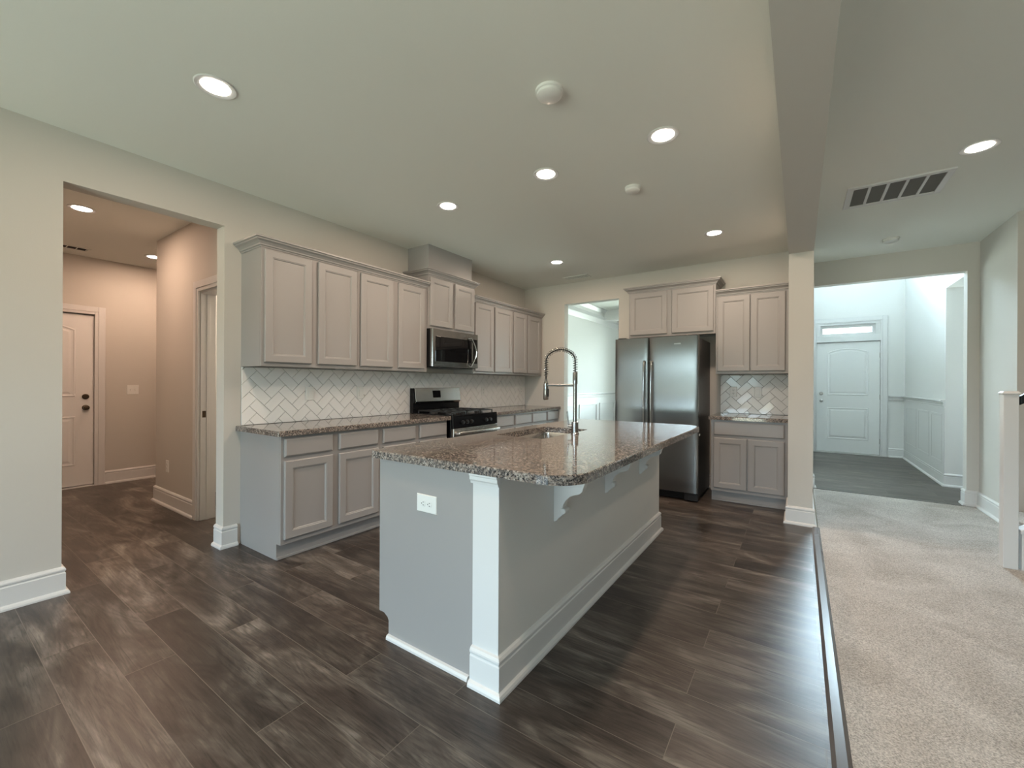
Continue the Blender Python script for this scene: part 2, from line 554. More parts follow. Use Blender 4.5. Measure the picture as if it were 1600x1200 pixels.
wall('wall_mudroom_left', [(-3.55, -w, .10, .22, 0, ZC)], 'left mudroom wall')
struct(MB().box(3.1755 - 3.1755 + 0.0, .3176, 3.175, 3.89, 2.455, ZC).build('wall_soffit', CAB), 'grey boxed chase above the microwave cabinet', 'soffit')

# windows of the place (behind the camera, front of the house), plus one added side window
wn = [0]


def window(x0, x1, y, z0, z1, mull=1, rail=True, axis='y'):
    wn[0] += 1
    r = thing('window_%d' % wn[0], 'white framed window', 'window', ((x0 + x1) / 2, y, z0))
    r['kind'] = 'structure'
    W = (x1 - x0) / 2; HH = z1 - z0
    f = MB()
    f.box(-W, -W + .05, -.04, .04, 0, HH).box(W - .05, W, -.04, .04, 0, HH).box(-W + .05, W - .05, -.04, .04, 0, .05).box(-W + .05, W - .05, -.04, .04, HH - .05, HH)
    for k in range(mull):
        xx = -W + 2 * W * (k + 1) / (mull + 1)
        f.box(xx - .03, xx + .03, -.03, .03, .05, HH - .05)
    if rail: f.box(-W + .05, W - .05, -.031, .031, HH / 2 - .02, HH / 2 + .02)
    f.build('window_frame', TRIM, r, bevel=.003)
    MB().box(-W + .05, W - .05, -.004, .004, .05, HH - .05).build('pane', GLASS, r)
    return r


window(.55, 2.85, -3.265, 0.0, 2.15, 1, False)
window(4.15, 5.35, -3.265, .65, 2.25, 0)
window(.9, 2.9, YF + .075, .6, 2.4, 1)
window(3.72, 4.88, YF + .075, 3.4, 4.8, 1, False)
t = window(3.89, 4.70, YF + .075, 2.165, 2.36, 0, False)
t['label'] = 'narrow transom window above the front door'
r = thing('window_7', 'side room window', 'window', (6.65, 7.6, .8)); r['kind'] = 'structure'
MB().box(-.04, .04, -.6, -.55, 0, 1.4).box(-.04, .04, .55, .6, 0, 1.4).box(-.04, .04, -.55, .55, 0, .05).box(-.04, .04, -.55, .55, 1.35, 1.4).build('window_frame', TRIM, r)
MB().box(-.004, .004, -.55, .55, .05, 1.35).build('pane', GLASS, r)

r = thing('window_8', 'unseen side window added to light the breakfast area', 'window', (-.065, -1.6, .55)); r['kind'] = 'structure'  # unseen window, added to brighten the near ceiling and the fridge reflection
MB().box(-.04, .04, -1.2, -1.15, 0, 1.65).box(-.04, .04, 1.15, 1.2, 0, 1.65).box(-.04, .04, -1.15, 1.15, 0, .05).box(-.04, .04, -1.15, 1.15, 1.6, 1.65).box(-.03, .03, -.41, -.35, .05, 1.6).box(-.03, .03, .35, .41, .05, 1.6).build('window_frame', TRIM, r)
MB().box(-.004, .004, -1.15, 1.15, .05, 1.6).build('pane', GLASS, r)

# ------------------------------------------------------------------ baseboards, rails, casings
BP = [(0, 0), (.032, 0), (.032, .010), (.027, .020), (.016, .026), (.016, .122), (.0125, .127), (.0125, .132), (.0165, .138), (.0165, .146), (.010, .156), (0, .160)]


def base(name, path, label, zb=0):
    o = sweep(MB(), path, [(a, z + zb) for a, z in BP]).build(name, TRIM)
    return struct(o, label, 'baseboard')


base('baseboard_left', [(0, -3.2), (0, .54), (-w, .54)], 'white baseboard along the near left wall')
base('baseboard_opening', [(-w, 1.38), (0, 1.38), (0, 1.472)], 'white baseboard around the pillar beside the left cabinets')
base('baseboard_mudroom', [(-2.03, 3.3), (-2.03, 1.53), (-.978, 1.53)], 'white baseboard along the mudroom wall')
base('baseboard_mudroom_back', [(-3.42, 1.415), (-3.42, 3.3)], 'white baseboard beside the mudroom door')
base('baseboard_pier', [(3.495, 4.90), (3.495, 4.56), (3.68, 4.56), (3.68, YE), (3.72, YE), (3.72, YE + .12)], 'white baseboard wrapping the wall end')
base('baseboard_hall', [(5.015, YE + .12), (5.015, YE), (5.105, YE), (5.105, 5.37), (8.5, 5.37)], 'white baseboard of the carpeted hall', .008)
base('baseboard_foyer', [(4.87, YF), (5.08, YF), (5.08, 7.36), (5.24, 7.36)], 'white baseboard along the foyer wall')
base('baseboard_dining', [(.10, L + .12), (.10, YF)], 'white baseboard in the dining room')
base('baseboard_back', [(2.60, L), (2.78, L)], 'short white baseboard behind the refrigerator')

RP = [(0, .985), (.012, .985), (.016, 1.0), (.016, 1.02), (.022, 1.03), (.022, 1.045), (.045, 1.055), (.045, 1.072), (0, 1.072)]


def frame_y(mb, x, y0, y1, z0, z1, out, wd=.03, d=.014):
    """picture-frame moulding lying on an x = const wall"""
    a, b = sorted((x, x + out * d))
    mb.box(a, b, y0, y1, z0, z0 + wd); mb.box(a, b, y0, y1, z1 - wd, z1)
    mb.box(a, b, y0, y0 + wd, z0 + wd, z1 - wd); mb.box(a, b, y1 - wd, y1, z0 + wd, z1 - wd)


mb = sweep(MB(), [(4.87, YF), (5.08, YF), (5.08, 7.36)], RP)
struct(mb.build('trim_1', TRIM), 'white chair rail in the foyer', 'chair rail')
mb = MB()
frame_y(mb, 5.08, 7.46, 7.98, .27, .90, -1)
frame_y(mb, 5.08, 8.10, 8.75, .27, .90, -1)
frame_y(mb, 5.08, 8.87, 9.62, .27, .90, -1)
mb.box(5.068, 5.08, 7.36, YF, .15, .985)
struct(mb.build('trim_2', TRIM, bevel=.003), 'white picture frame wainscot on the foyer wall', 'wainscot')
mb = sweep(MB(), [(.10, L + .12), (.10, YF)], RP)
struct(mb.build('trim_3', TRIM), 'white chair rail in the dining room', 'chair rail')
mb = MB().box(.10, .11, L + .12, YF, .15, .985)
for k in range(4):
    y0 = 5.75 + k * .98 - .38
    frame_y(mb, .11, max(y0, 5.72), y0 + .84, .27, .86, 1)
struct(mb.build('trim_4', TRIM, bevel=.003), 'white picture frame wainscot in the dining room', 'wainscot')
# dining coffers and crown
mb = MB()
mb.box(.10, .34, L + .12, YF, 2.60, ZC).box(.34, 3.5, 8.0, 8.2, 2.53, ZC).box(.34, 3.5, 6.0, 6.2, 2.60, ZC)
sweep(mb, [(.10, L + .12), (.10, YF)], [(0, 2.52), (.012, 2.52), (.03, 2.545), (.07, 2.59), (.08, 2.60), (0, 2.60)])
sweep(mb, [(.34, 6.2), (.34, 8.0)], [(0, 2.66), (.05, 2.72), (.05, ZC), (0, ZC)])
struct(mb.build('trim_5', TRIM), 'white coffered beams on the dining room ceiling', 'beam')
# soffit casing strips of the openings are plain drywall; foyer door casing
CP = .092


def casing(name, x0, x1, y, ztop, label, d=.02, s=-1, ch=None):
    mb = MB()
    h = ch or CP
    for a, b in ((0, d), (.012, d + .006)):
        mb.box(x0 - CP + a * 0, x0 - a, y, y + s * b, 0, ztop + h - a * 0)
        mb.box(x1 + a, x1 + CP, y, y + s * b, 0, ztop + h)
        mb.box(x0 - a, x1 + a, y, y + s * b, ztop + a, ztop + h)
    return struct(mb.build(name, TRIM, bevel=.003), label, 'door casing')


mb = MB()
for a, b in ((0, .018), (.03, .025)):
    mb.box(3.845 - CP, 3.845 - a, YF - b, YF, 0, 2.49).box(4.757 + a, 4.757 + CP, YF - b, YF, 0, 2.49)
    mb.box(3.845 - a, 4.757 + a, YF - b, YF, 2.40 + a * .4, 2.49)
mb.box(3.845, 4.757, YF - .02, YF + .03, 2.05, 2.13)
mb.box(3.845, 4.757, YF - .012, YF, 2.13, 2.165).box(3.845, 4.757, YF - .012, YF, 2.36, 2.40).box(3.845, 3.90, YF - .012, YF, 2.165, 2.36).box(4.69, 4.757, YF - .012, YF, 2.165, 2.36)
mb.box(3.80, 4.80, YF - .03, YF + .10, 0, .014).box(3.845, 4.757, YF + .055, YF + .12, .014, 2.16)  # sill and unseen panel behind the slab, added to stop light leaks
struct(mb.build('trim_6', TRIM, bevel=.003), 'white casing around the front door and its transom, with an added light-blocking back panel', 'door casing')


def arch_poly(x0, x1, z0, z1, rise, n=12):
    pts = [(x0, z0), (x1, z0), (x1, z1 - rise)]
    cx = (x0 + x1) / 2; hw = (x1 - x0) / 2
    for i in range(1, n):
        u = 1 - 2 * i / n
        pts.append((cx + hw * u, z1 - rise * u * u))
    pts.append((x0, z1 - rise))
    return pts


def inset(pts, d):
    n = len(pts); out = []
    for i in range(n):
        a = Vector(pts[i - 1]); b = Vector(pts[i]); c = Vector(pts[(i + 1) % n])
        e0 = (b - a).normalized(); e1 = (c - b).normalized()
        n0 = Vector((-e0.y, e0.x)); n1 = Vector((-e1.y, e1.x))
        m = (n0 + n1).normalized(); m = m / max(.3, m.dot(n0))
        q = b + m * d
        out.append((q.x, q.y))
    return out


def panel_door(name, W, HH, loc, rz, hw_side, hwm, label, knob_z=.95, bolt_z=1.09):
    """two-panel arch-top door, local x 0..W, faces -y"""
    r = thing(name, label, 'door', loc, rz)
    r['kind'] = 'structure'
    MB().box(0, W, 0, .035, .012, HH).build('door_slab', DOORW, r, bevel=.002)
    i = .125 * W / .9
    for poly in (arch_poly(i + .03, W - i - .03, 1.06, HH - .11, .07), [(i + .03, .25), (W - i - .03, .25), (W - i - .03, .83), (i + .03, .83)]):
        mb = MB()
        prof = [(0, 0), (.006, -.007), (.014, -.008), (.022, -.003), (.036, -.002), (.058, -.008)]
        mb.loft([[(x, y + .0, z) for x, z in inset(poly, d)] for d, y in prof])
        mb.build('raised_panel', DOORW, r)
    s = hw_side
    kx = .07 if s < 0 else W - .07
    k = MB().lathe([(.030, 0), (.032, -.004), (.030, -.010), (.012, -.016), (.011, -.030), (.022, -.036), (.028, -.048), (.026, -.060), (.016, -.067), (.001, -.068)], (kx, 0, knob_z), 20, 'y').build('knob', hwm, r, smooth=True)
    k['label'] = 'round metal knob'
    MB().lathe([(.030, 0), (.032, -.004), (.030, -.012), (.024, -.018), (.001, -.019)], (kx, 0, bolt_z), 20, 'y').build('deadbolt', hwm, r, smooth=True)
    ex = W if s < 0 else 0
    for z in (.25, HH / 2 + .02, HH - .25):
        MB().box(ex - .006, ex + .008, -.006, .004, z - .045, z + .045).build('hinge', hwm, r)
    return r


panel_door('door_1', .906, 2.03, (3.848, YF + .012, .012), 0, -1, NICKEL, 'white two panel arched front door beneath the transom window', .95, 1.085)
panel_door('door_2', .906, 2.03, (-3.432, .413, .012), PI / 2, 1, BRONZE, 'white arched panel door at the back of the mudroom', .93, 1.06)
mb = MB()
for a, b in ((0, .018), (.03, .025)):
    mb.box(-3.42, -3.42 + b, 1.322 + a, 1.322 + CP, 0, 2.148).box(-3.42, -3.42 + b, .41 - CP, .41 - a, 0, 2.148).box(-3.42, -3.42 + b, .41 - a, 1.322 + a, 2.056 + a, 2.148)
mb.box(-3.50, -3.40, .41, 1.322, 0, .014).box(-3.54, -3.50, .41, 1.322, 0, 2.055)  # added sill and hidden backing keep outside light out of the door gaps
struct(mb.build('trim_7', TRIM, bevel=.003), 'white casing of the mudroom back door, with an added light-blocking back panel', 'door casing')
mb = MB()
for a, b in ((0, .018), (.03, .025)):
    mb.box(-.885 - CP, -.885 - a, 1.53 - b, 1.53, 0, 2.158).box(-.2 + a, -w, 1.53 - b, 1.53, 0, 2.158).box(-.885 - a, -.2 + a, 1.53 - b, 1.53, 2.066 + a, 2.158)
mb.box(-.897, -.872, 1.53, 1.65, 0, 2.066).box(-.213, -.19, 1.53, 1.65, 0, 2.066).box(-.872, -.213, 1.53, 1.65, 2.05, 2.07)
mb.box(-.872, -.860, 1.575, 1.60, 0, 2.05)
struct(mb.build('trim_8', TRIM, bevel=.003), 'white casing and jamb of the mudroom side doorway', 'door casing')
sk = MB().box(-.872, -.868, 1.545, 1.572, .93, .99).build('strike_plate', BRONZE)
tag(sk, 'small bronze strike plate on the side doorway jamb', 'strike plate')

# transition strip
tag(MB().prism([(3.672, 0), (3.728, 0), (3.728, .010), (3.715, .014), (3.685, .012)], 'y', -3.2, 4.52).build('transition_strip', STRIP),
    'dark flat transition strip between the plank floor and the carpet', 'floor strip')
tag(MB().prism([(6.215, .0), (6.255, .0), (6.250, .010), (6.22, .012)], 'x', 3.72, 5.0).build('transition_strip', STRIP),
    'thin strip where the carpet meets the foyer planks', 'floor strip')


# ------------------------------------------------------------------ cabinets
def shaker(mb, x0, x1, z0, z1, y, t=.020, fr=.056):
    mb.panel(x0, x1, z0, z1, [(0, y), (0, y - t + .004), (.005, y - t), (fr - .004, y - t), (fr, y - t + .003), (fr + .004, y - t + .003), (fr + .009, y - t + .010)])
    return mb


def slab(mb, x0, x1, z0, z1, y, t=.020):
    mb.panel(x0, x1, z0, z1, [(0, y), (0, y - t + .008), (.010, y - t), ])
    return mb


def upper_cabinet(label, loc, rz, W, D, z0, z1, doors, group=None, stop=None):
    r = thing('upper_cabinet', label, 'cabinet', loc, rz, group)
    b = MB()
    # carcass with recessed underside and face frame proud of it
    b.box(0, .018, -D + .018, 0, z0, z1).box(W - .018, W, -D + .018, 0, z0, z1)
    b.box(.018, W - .018, -D + .018, -.005, z0 + .02, z0 + .035).box(.018, W - .018, -D + .018, 0, z1 - .018, z1).box(.018, W - .018, -.01, 0, z0, z1 - .018)
    b.build('carcass', CAB, r)
    MB().box(.0005, W - .0005, -D, -D + .018, z0, z1).build('face_frame', CAB, r, bevel=.0012)
    for x0, x1 in doors:
        shaker(MB(), x0, x1, z0 + .030, z1 - .028 if stop is None else stop, -D - .001).build('door', CAB, r)
    return r


def base_cabinet(label, loc, rz, W, D, doors, drawers, group=None, end_l=False, zd=.70):
    r = thing('base_cabinet', label, 'cabinet', loc, rz, group)
    b = MB()
    for xa, xb in ((0, .018), (W - .018, W)):
        b.prism([(0, 0), (-D + .075, 0), (-D + .075, .115), (-D + .018, .115), (-D + .018, .876), (0, .876)], 'x', xa, xb)
    b.box(.018, W - .018, -D + .018, -.01, .115, .133).box(.018, W - .018, -.012, 0, .115, .876).box(.018, W - .018, -D + .018, -.012, .80, .815)
    b.build('carcass', CAB, r)
    MB().box(.0005, W - .0005, -D, -D + .018, .115, .876).build('face_frame', CAB, r, bevel=.0012)
    MB().box(.0, W, -D + .057, -D + .075, 0.0, .115).build('toe_kick', CAB, r)
    MB().box(0, W, -D + .045, -D + .057, 0, .02).build('shoe_moulding', CAB, r, bevel=.004)
    for x0, x1 in doors:
        shaker(MB(), x0, x1, .152, zd, -D - .001).build('door', CAB, r)
    for x0, x1 in drawers:
        slab(MB(), x0, x1, zd + .03, .855, -D - .001).build('drawer_front', CAB, r)
    return r


Y0 = 1.496
upper_cabinet('grey two door upper cabinet at the left end by the mudroom opening', (0, Y0, 0), PI / 2, .817, .3176, 1.372, 2.265,
              [(.020, .380), (.437, .795)])
upper_cabinet('grey two door upper cabinet immediately left of the microwave', (0, 2.313, 0), PI / 2, .843, .3176, 1.372, 2.265,
              [(.022, .383), (.449, .797)])
cab_mw = upper_cabinet('short raised grey cabinet directly above the microwave', (0, 3.158, 0), PI / 2, .762, .330, 1.836, 2.412,
              [(.022, .370), (.410, .752)])
upper_cabinet('grey two door upper cabinet immediately right of the microwave', (0, 3.922, 0), PI / 2, .830, .3176, 1.372, 2.265,
              [(.022, .392), (.424, .812)])
upper_cabinet('grey two door upper cabinet in the far corner of the left wall', (0, 4.752, 0), PI / 2, .800, .3176, 1.372, 2.265,
              [(.022, .358), (.385, .745)])
cab_fr = upper_cabinet('wide short grey cabinet above the refrigerator', (1.785, L, 0), 0, 1.005, .325, 1.836, 2.412, [(.022, .470), (.528, .983)])
upper_cabinet('grey two door upper cabinet right of the refrigerator', (2.792, L, 0), 0, .690, .325, 1.372, 2.265, [(.020, .338), (.350, .662)])

base_cabinet('grey base cabinet at the left end by the pillar', (0, Y0, 0), PI / 2, .834, .610, [(.020, .386), (.440, .810)], [(.020, .386), (.440, .807)])
base_cabinet('grey base cabinet immediately left of the range', (0, 2.33, 0), PI / 2, .826, .610, [(.025, .393), (.446, .812)], [(.025, .393), (.446, .812)])
base_cabinet('grey base cabinet immediately right of the range', (0, 3.958, 0), PI / 2, .830, .610, [(.020, .391), (.432, .819)], [(.020, .391), (.432, .819)])
base_cabinet('grey base cabinet in the far corner before the dining opening', (0, 4.79, 0), PI / 2, .755, .610, [(.017, .380), (.417, .742)], [(.017, .380), (.417, .742)])
base_cabinet('grey base cabinet with one wide drawer right of the refrigerator', (2.792, L, 0), 0, .695, .610, [(.028, .340), (.352, .668)], [(.028, .668)], zd=.685)

CR = [(0, 0), (.004, 0), (.006, .010), (.014, .014), (.016, .024), (.030, .040), (.040, .046), (.046, .050), (.048, .060), (.058, .064), (.058, .078), (0, .078)]


def crown_on(cab, path, z):
    sweep(MB(), path, [(a, q * .9 + z) for a, q in CR]).build('crown', CAB, cab)


def crown(path, z, label):
    o = sweep(MB(), path, [(a, q * .9 + z) for a, q in CR]).build('crown_moulding', CAB)
    o.location = (0, 0, 0)
    return tag(o, label, 'crown moulding')


crown([(.001, Y0 - .001), (.3186, Y0 - .001), (.3186, 3.153)], 2.248, 'grey crown moulding along the four doors left of the microwave')
crown_on(cab_mw, [(-.0, 0), (-.0, -.331), (.762, -.331), (.762, 0)], 2.395)
crown([(.319, 3.926), (.319, 5.553)], 2.248, 'grey crown moulding along the four doors right of the microwave')
crown_on(cab_fr, [(0, 0), (0, -.326), (1.005, -.326), (1.005, 0)], 2.395)
crown([(2.795, L - .326), (3.494, L - .326)], 2.248, 'grey crown moulding right of the refrigerator beside the wall end')

# ------------------------------------------------------------------ backsplash tiles
TW = .0762 + .003


def clip(poly, x0, x1, z0, z1):
    for ax, lim, sg in ((0, x0, 1), (0, x1, -1), (1, z0, 1), (1, z1, -1)):
        out = []
        for i in range(len(poly)):
            a, b = poly[i - 1], poly[i]
            da, db = (a[ax] - lim) * sg, (b[ax] - lim) * sg
            if da >= 0 and db >= 0: out.append(b)
            elif da >= 0 > db or da < 0 <= db:
                t = da / (da - db)
                q = (a[0] + (b[0] - a[0]) * t, a[1] + (b[1] - a[1]) * t)
                out.append(q)
                if db >= 0: out.append(b)
        poly = out
        if len(poly) < 3: return None
    return poly


def poly_area(p):
    return abs(sum(p[i - 1][0] * p[i][1] - p[i][0] * p[i - 1][1] for i in range(len(p)))) / 2


def backsplash(label, loc, rz, W, z0, z1, holes):
    r = thing('backsplash', label, 'backsplash', loc, rz)
    MB().box(0, W, -.006, 0, z0, z1).build('grout_bed', GROUT, r)
    mb = MB()
    g = .0022
    c = math.sqrt(.5)
    N = int(W / TW) + 14
    rnd = random.Random(3)
    for i in range(-2 * N, 2 * N):
        for j in range(-N, N):
            for kind in (0, 1):
                ox, oz = i + 4 * j, i
                if kind == 0: q = [(ox, oz), (ox + 2, oz), (ox + 2, oz + 1), (ox, oz + 1)]
                else: q = [(ox + 2, oz - 1), (ox + 3, oz - 1), (ox + 3, oz + 1), (ox + 2, oz + 1)]
                cxm = sum(p[0] for p in q) / 4; czm = sum(p[1] for p in q) / 4
                wx = (cxm - czm) * c * TW; wz = (cxm + czm) * c * TW
                if not (-.2 < wx < W + .2 and z0 - .2 < wz < z1 + .2): continue
                pts = []
                for p in q:
                    sx = p[0] * TW + (g if p[0] < cxm else -g) * .7
                    sz = p[1] * TW + (g if p[1] < czm else -g) * .7
                    pts.append(((sx - sz) * c, (sx + sz) * c))
                pl = clip(pts, .002, W - .002, z0 + .002, z1 - .002)
                if not pl or poly_area(pl) < 1e-4: continue
                tx, tz = rnd.uniform(-1, 1) * .018, rnd.uniform(-1, 1) * .018
                m = (sum(p[0] for p in pl) / len(pl), sum(p[1] for p in pl) / len(pl))
                rings = []
                for d, y in ((0, -.005), (0, -.0112), (.0016, -.0128)):
                    rr = []
                    for p in pl:
                        v = Vector((m[0] - p[0], m[1] - p[1])); v = v.normalized() * d * 1.4
                        rr.append((p[0] + v.x, y + (p[0] - m[0]) * tx + (p[1] - m[1]) * tz, p[1] + v.y))
                    rings.append(rr)
                mb.loft(rings, cap0=False)
    mb.build('herringbone_tiles', TILE, r)
    return r


backsplash('white herringbone tile backsplash along the left wall behind the range', (.0015, Y0, 0), PI / 2, L - Y0 - .004, .9155, 1.3715, [])
backsplash('small herringbone tile backsplash right of the refrigerator', (2.797, L - .0015, 0), 0, .690, .9155, 1.3715, [])


# ------------------------------------------------------------------ countertops
def rounded(x0, x1, y0, y1, rad, n=6):
    """rad = radii for (x0,y0),(x1,y0),(x1,y1),(x0,y1)"""
    out = []
    for (cx, cy, sx, sy, a0), r_ in zip(((x0, y0, 1, 1, PI), (x1, y0, -1, 1, 1.5 * PI), (x1, y1, -1, -1, 0), (x0, y1, 1, -1, .5 * PI)), rad):
        if r_ <= 0:
            out.append((cx, cy)); continue
        for k in range(n + 1):
            a = a0 + .5 * PI * k / n
            out.append((cx + sx * r_ + r_ * math.cos(a), cy + sy * r_ + r_ * math.sin(a)))
    return out


def counter(outline, label, hole=None, z0=.877, z1=.915):
    bm = bmesh.new()
    oc = Vector((sum(p[0] for p in outline) / len(outline), sum(p[1] for p in outline) / len(outline)))
    b = .006
    lay = [(outline, z0), (outline, z1 - b), (inset(outline, b * .35), z1 - b * .3), (inset(outline, b), z1)]
    if hole:
        ho = hole[::-1]
        bm.free()
        mb = MB()
        lay0 = [[(x, y, z) for x, y in pl] for pl, z in lay]
        mb.loft(lay0, False, False)
        mb.loft([[(x, y, z) for x, y in hole] for z in (z0, z1)], False, False)
        bm = mb.bm
        for z in (z0, z1):
            src = lay0[0] if z == z0 else lay0[-1]
            es = []
            for ring in (src, [(x, y, z) for x, y in hole]):
                vv = [bm.verts.new(p) for p in ring]
                es += [bm.edges.new((vv[i - 1], vv[i])) for i in range(len(vv))]
            bmesh.ops.triangle_fill(bm, edges=es, use_beauty=True)
        bmesh.ops.remove_doubles(bm, verts=bm.verts, dist=1e-5)
        o = mb.build('countertop', GRANITE)
    else:
        bm.free()
        o = MB().loft([[(x, y, z) for x, y in pl] for pl, z in lay]).build('countertop', GRANITE)
    return tag(o, label, 'countertop')


counter(rounded(.001, .645, Y0 - .035, 3.184, (0, .012, 0, 0)), 'speckled granite countertop on the cabinets left of the range')
counter(rounded(.001, .645, 3.955, L - .001, (0, 0, .0, 0)), 'speckled granite countertop on the cabinets right of the range')
counter(rounded(2.770, 3.494, L - .645, L - .001, (.01, 0, 0, 0)), 'small granite countertop beside the refrigerator')
SX0, SX1, SY0, SY1 = 1.935, 2.300, 2.205, 2.865
counter(rounded(1.803, 2.925, 1.335, 3.718, (.02, .15, .15, .02), 10), 'large speckled granite island countertop with rounded corners and a sink cutout',
        rounded(SX0, SX1, SY0, SY1, (.03,) * 4, 6))

# sink
s = thing('sink', 'stainless undermount sink set into the island countertop', 'sink', ((SX0 + SX1) / 2, (SY0 + SY1) / 2, .68))
hx, hy = (SX1 - SX0) / 2, (SY1 - SY0) / 2


def ringz(a, b, r_, z): return [(x, y, z) for x, y in rounded(-a, a, -b, b, (r_,) * 4, 6)]


MB().loft([ringz(hx + .02, hy + .02, .04, .196), ringz(hx + .003, hy + .003, .035, .196), ringz(hx - .002, hy - .002, .035, .19), ringz(hx - .006, hy - .006, .05, .03),
           ringz(hx - .03, hy - .03, .05, .004), ringz(.05, .05, .049, 0), ringz(.02, .02, .019, -.002)], False, True).build('basin', STEELSINK, s, smooth=True)
MB().lathe([(.045, .001), (.045, .004), (.036, .005), (.030, .002), (.002, .002)], (0, 0, 0), 20).build('drain', CHROME, s, smooth=True)

# faucet
FAUC = mat('faucet_steel', (0.34, 0.33, 0.32), 0.2, metal=1, bump=(20, 0.003))
FX, FY = 2.335, 2.566
ft = thing('faucet', 'chrome spring neck kitchen faucet standing behind the island sink', 'faucet', (FX, FY, .915))
MB().lathe([(.028, 0), (.028, .006), (.024, .010), (.0235, .060), (.0235, .078), (.019, .082)], n=24).build('base', FAUC, ft, smooth=True)
MB().lathe([(.0135, .08), (.0135, .335), (.0165, .336), (.0165, .41), (.013, .415)], n=20).build('post', FAUC, ft, smooth=True)
MB().tube([(0, 0, .05), (-.028, -.012, .052), (-.042, -.018, .054)], .011, 12).build('handle_hub', FAUC, ft, smooth=True)
MB().tube([(-.036, -.015, .05), (-.042, -.018, .085), (-.047, -.022, .150)], [.006, .005, .0045], 10).build('handle', FAUC, ft, smooth=True)
arm = MB().box(-.215, 0, -.007, .007, .318, .334)
arm.lathe([(.017, .312), (.017, .340), ], (-.225, 0, 0), 16)
arm.build('support_arm', FAUC, ft, bevel=.002)
path = []
for k in range(5): path.append(Vector((0, 0, .41 + .02 * k)))
R_ = .1125
for k in range(1, 25):
    a = PI * k / 24
    path.append(Vector((-R_ + R_ * math.cos(a), 0, .49 + R_ * 0.72 * math.sin(a) * 1.0)))
path += [Vector((-.225, 0, .47)), Vector((-.225, 0, .44)), Vector((-.225, 0, .40)), Vector((-.225, 0, .345))]
MB().tube(path, .005, 8).build('hose', BLACKM, ft, smooth=True)
# spring
dl = [0]
for a, b in zip(path, path[1:]): dl.append(dl[-1] + (b - a).length)
tot = dl[-1] - .045


def at(sv):
    for i in range(len(dl) - 1):
        if dl[i + 1] >= sv:
            u = (sv - dl[i]) / (dl[i + 1] - dl[i])
            return path[i].lerp(path[i + 1], u), (path[i + 1] - path[i]).normalized()
    return path[-1], Vector((0, 0, -1))


sp_pts = []
turns = 30
for k in range(turns * 10 + 1):
    p_, t_ = at(tot * k / (turns * 10))
    a = 2 * PI * k / 10
    nb = Vector((0, 1, 0)); nn = t_.cross(nb).normalized()
    sp_pts.append(p_ + nn * (.0145 * math.cos(a)) + nb * (.0145 * math.sin(a)))
MB().tube(sp_pts, .0021, 6).build('spring', FAUC, ft, smooth=True)
MB().lathe([(.008, .372), (.010, .355), (.013, .345), (.0165, .335), (.0175, .30), (.0175, .228), (.015, .222), (.002, .222)], (-.225, 0, 0), 20).build('spray_head', FAUC, ft, smooth=True)
MB().box(-.213, -.204, -.006, .006, .245, .30).build('spray_button', BLACKM, ft, bevel=.002)

# ------------------------------------------------------------------ island
IX0, IX1, IY0, IY1 = 1.852, 2.59, 1.357, 3.680
isl = thing('kitchen_island', 'large grey kitchen island with a pale seating side in the middle of the kitchen', 'kitchen island', (IX0, IY0, 0))


def IL(x, y): return (x - IX0, y - IY0)


D_ = IX1 - IX0; LN = IY1 - IY0
MB().prism([(.07, 0), (D_ - .135, 0), (D_ - .135, .876), (.0, .876), (.0, .115), (.035, .115), (.062, .10), (.07, .085)], 'y', 0, .018).build('end_panel', CAB, isl, bevel=.0015)
MB().box(.018, D_ - .14, .018, .03, .115, .87).box(.018, D_ - .14, LN - .02, LN, .0, .876).box(.018, D_ - .14, .03, LN - .02, .115, .13).build('carcass', CAB, isl)
MB().box(.0, .018, .018, LN, .115, .876).build('face_frame', CAB, isl)
MB().box(.075, .09, .018, LN - .02, 0, .115).build('toe_kick', CAB, isl)
MB().box(D_ - .135, D_ + .0, -.002, .010, 0, .876).build('corner_board', TRIM, isl, bevel=.0015)
sweep(MB(), [(D_ - .142, -.002), (D_ + .001, -.002)], [(0, .835), (.006, .835), (.008, .845), (.014, .852), (.014, .866), (.018, .870), (.018, .8765), (0, .8765)]).build('board_cap', TRIM, isl)
MB().box(D_ - .135, D_, .010, LN, 0, .876).build('knee_wall', ISLW, isl)
bb = sweep(MB(), [(D_ - .135, -.002), (D_ , -.002), (D_, LN), (D_ - .12, LN)], BP).build('baseboard', TRIM, isl)
bb['label'] = 'white stepped baseboard'
sweep(MB(), [(.07, 0), (D_ - .152, 0)], [(0, 0), (.016, 0), (.016, .010), (.011, .019), (0, .022)]).build('shoe_moulding', TRIM, isl)
rr = [(k * .575 + .03, k * .575 + .555) for k in range(4)]
for a, b in rr:
    mb = MB(); shaker(mb, a, b, .152, .70, 0)
    for v in mb.bm.verts: v.co = Vector((v.co.y, v.co.x, v.co.z))
    mb.build('door', CAB, isl)
    mb = MB(); slab(mb, a, b, .73, .855, 0)
    for v in mb.bm.verts: v.co = Vector((v.co.y, v.co.x, v.co.z))
    mb.build('drawer_front', CAB, isl)


def arc(cx, cz, r_, a0, a1, n=7):
    return [(cx + r_ * math.cos(math.radians(a0 + (a1 - a0) * k / n)), cz + r_ * math.sin(math.radians(a0 + (a1 - a0) * k / n))) for k in range(n + 1)]


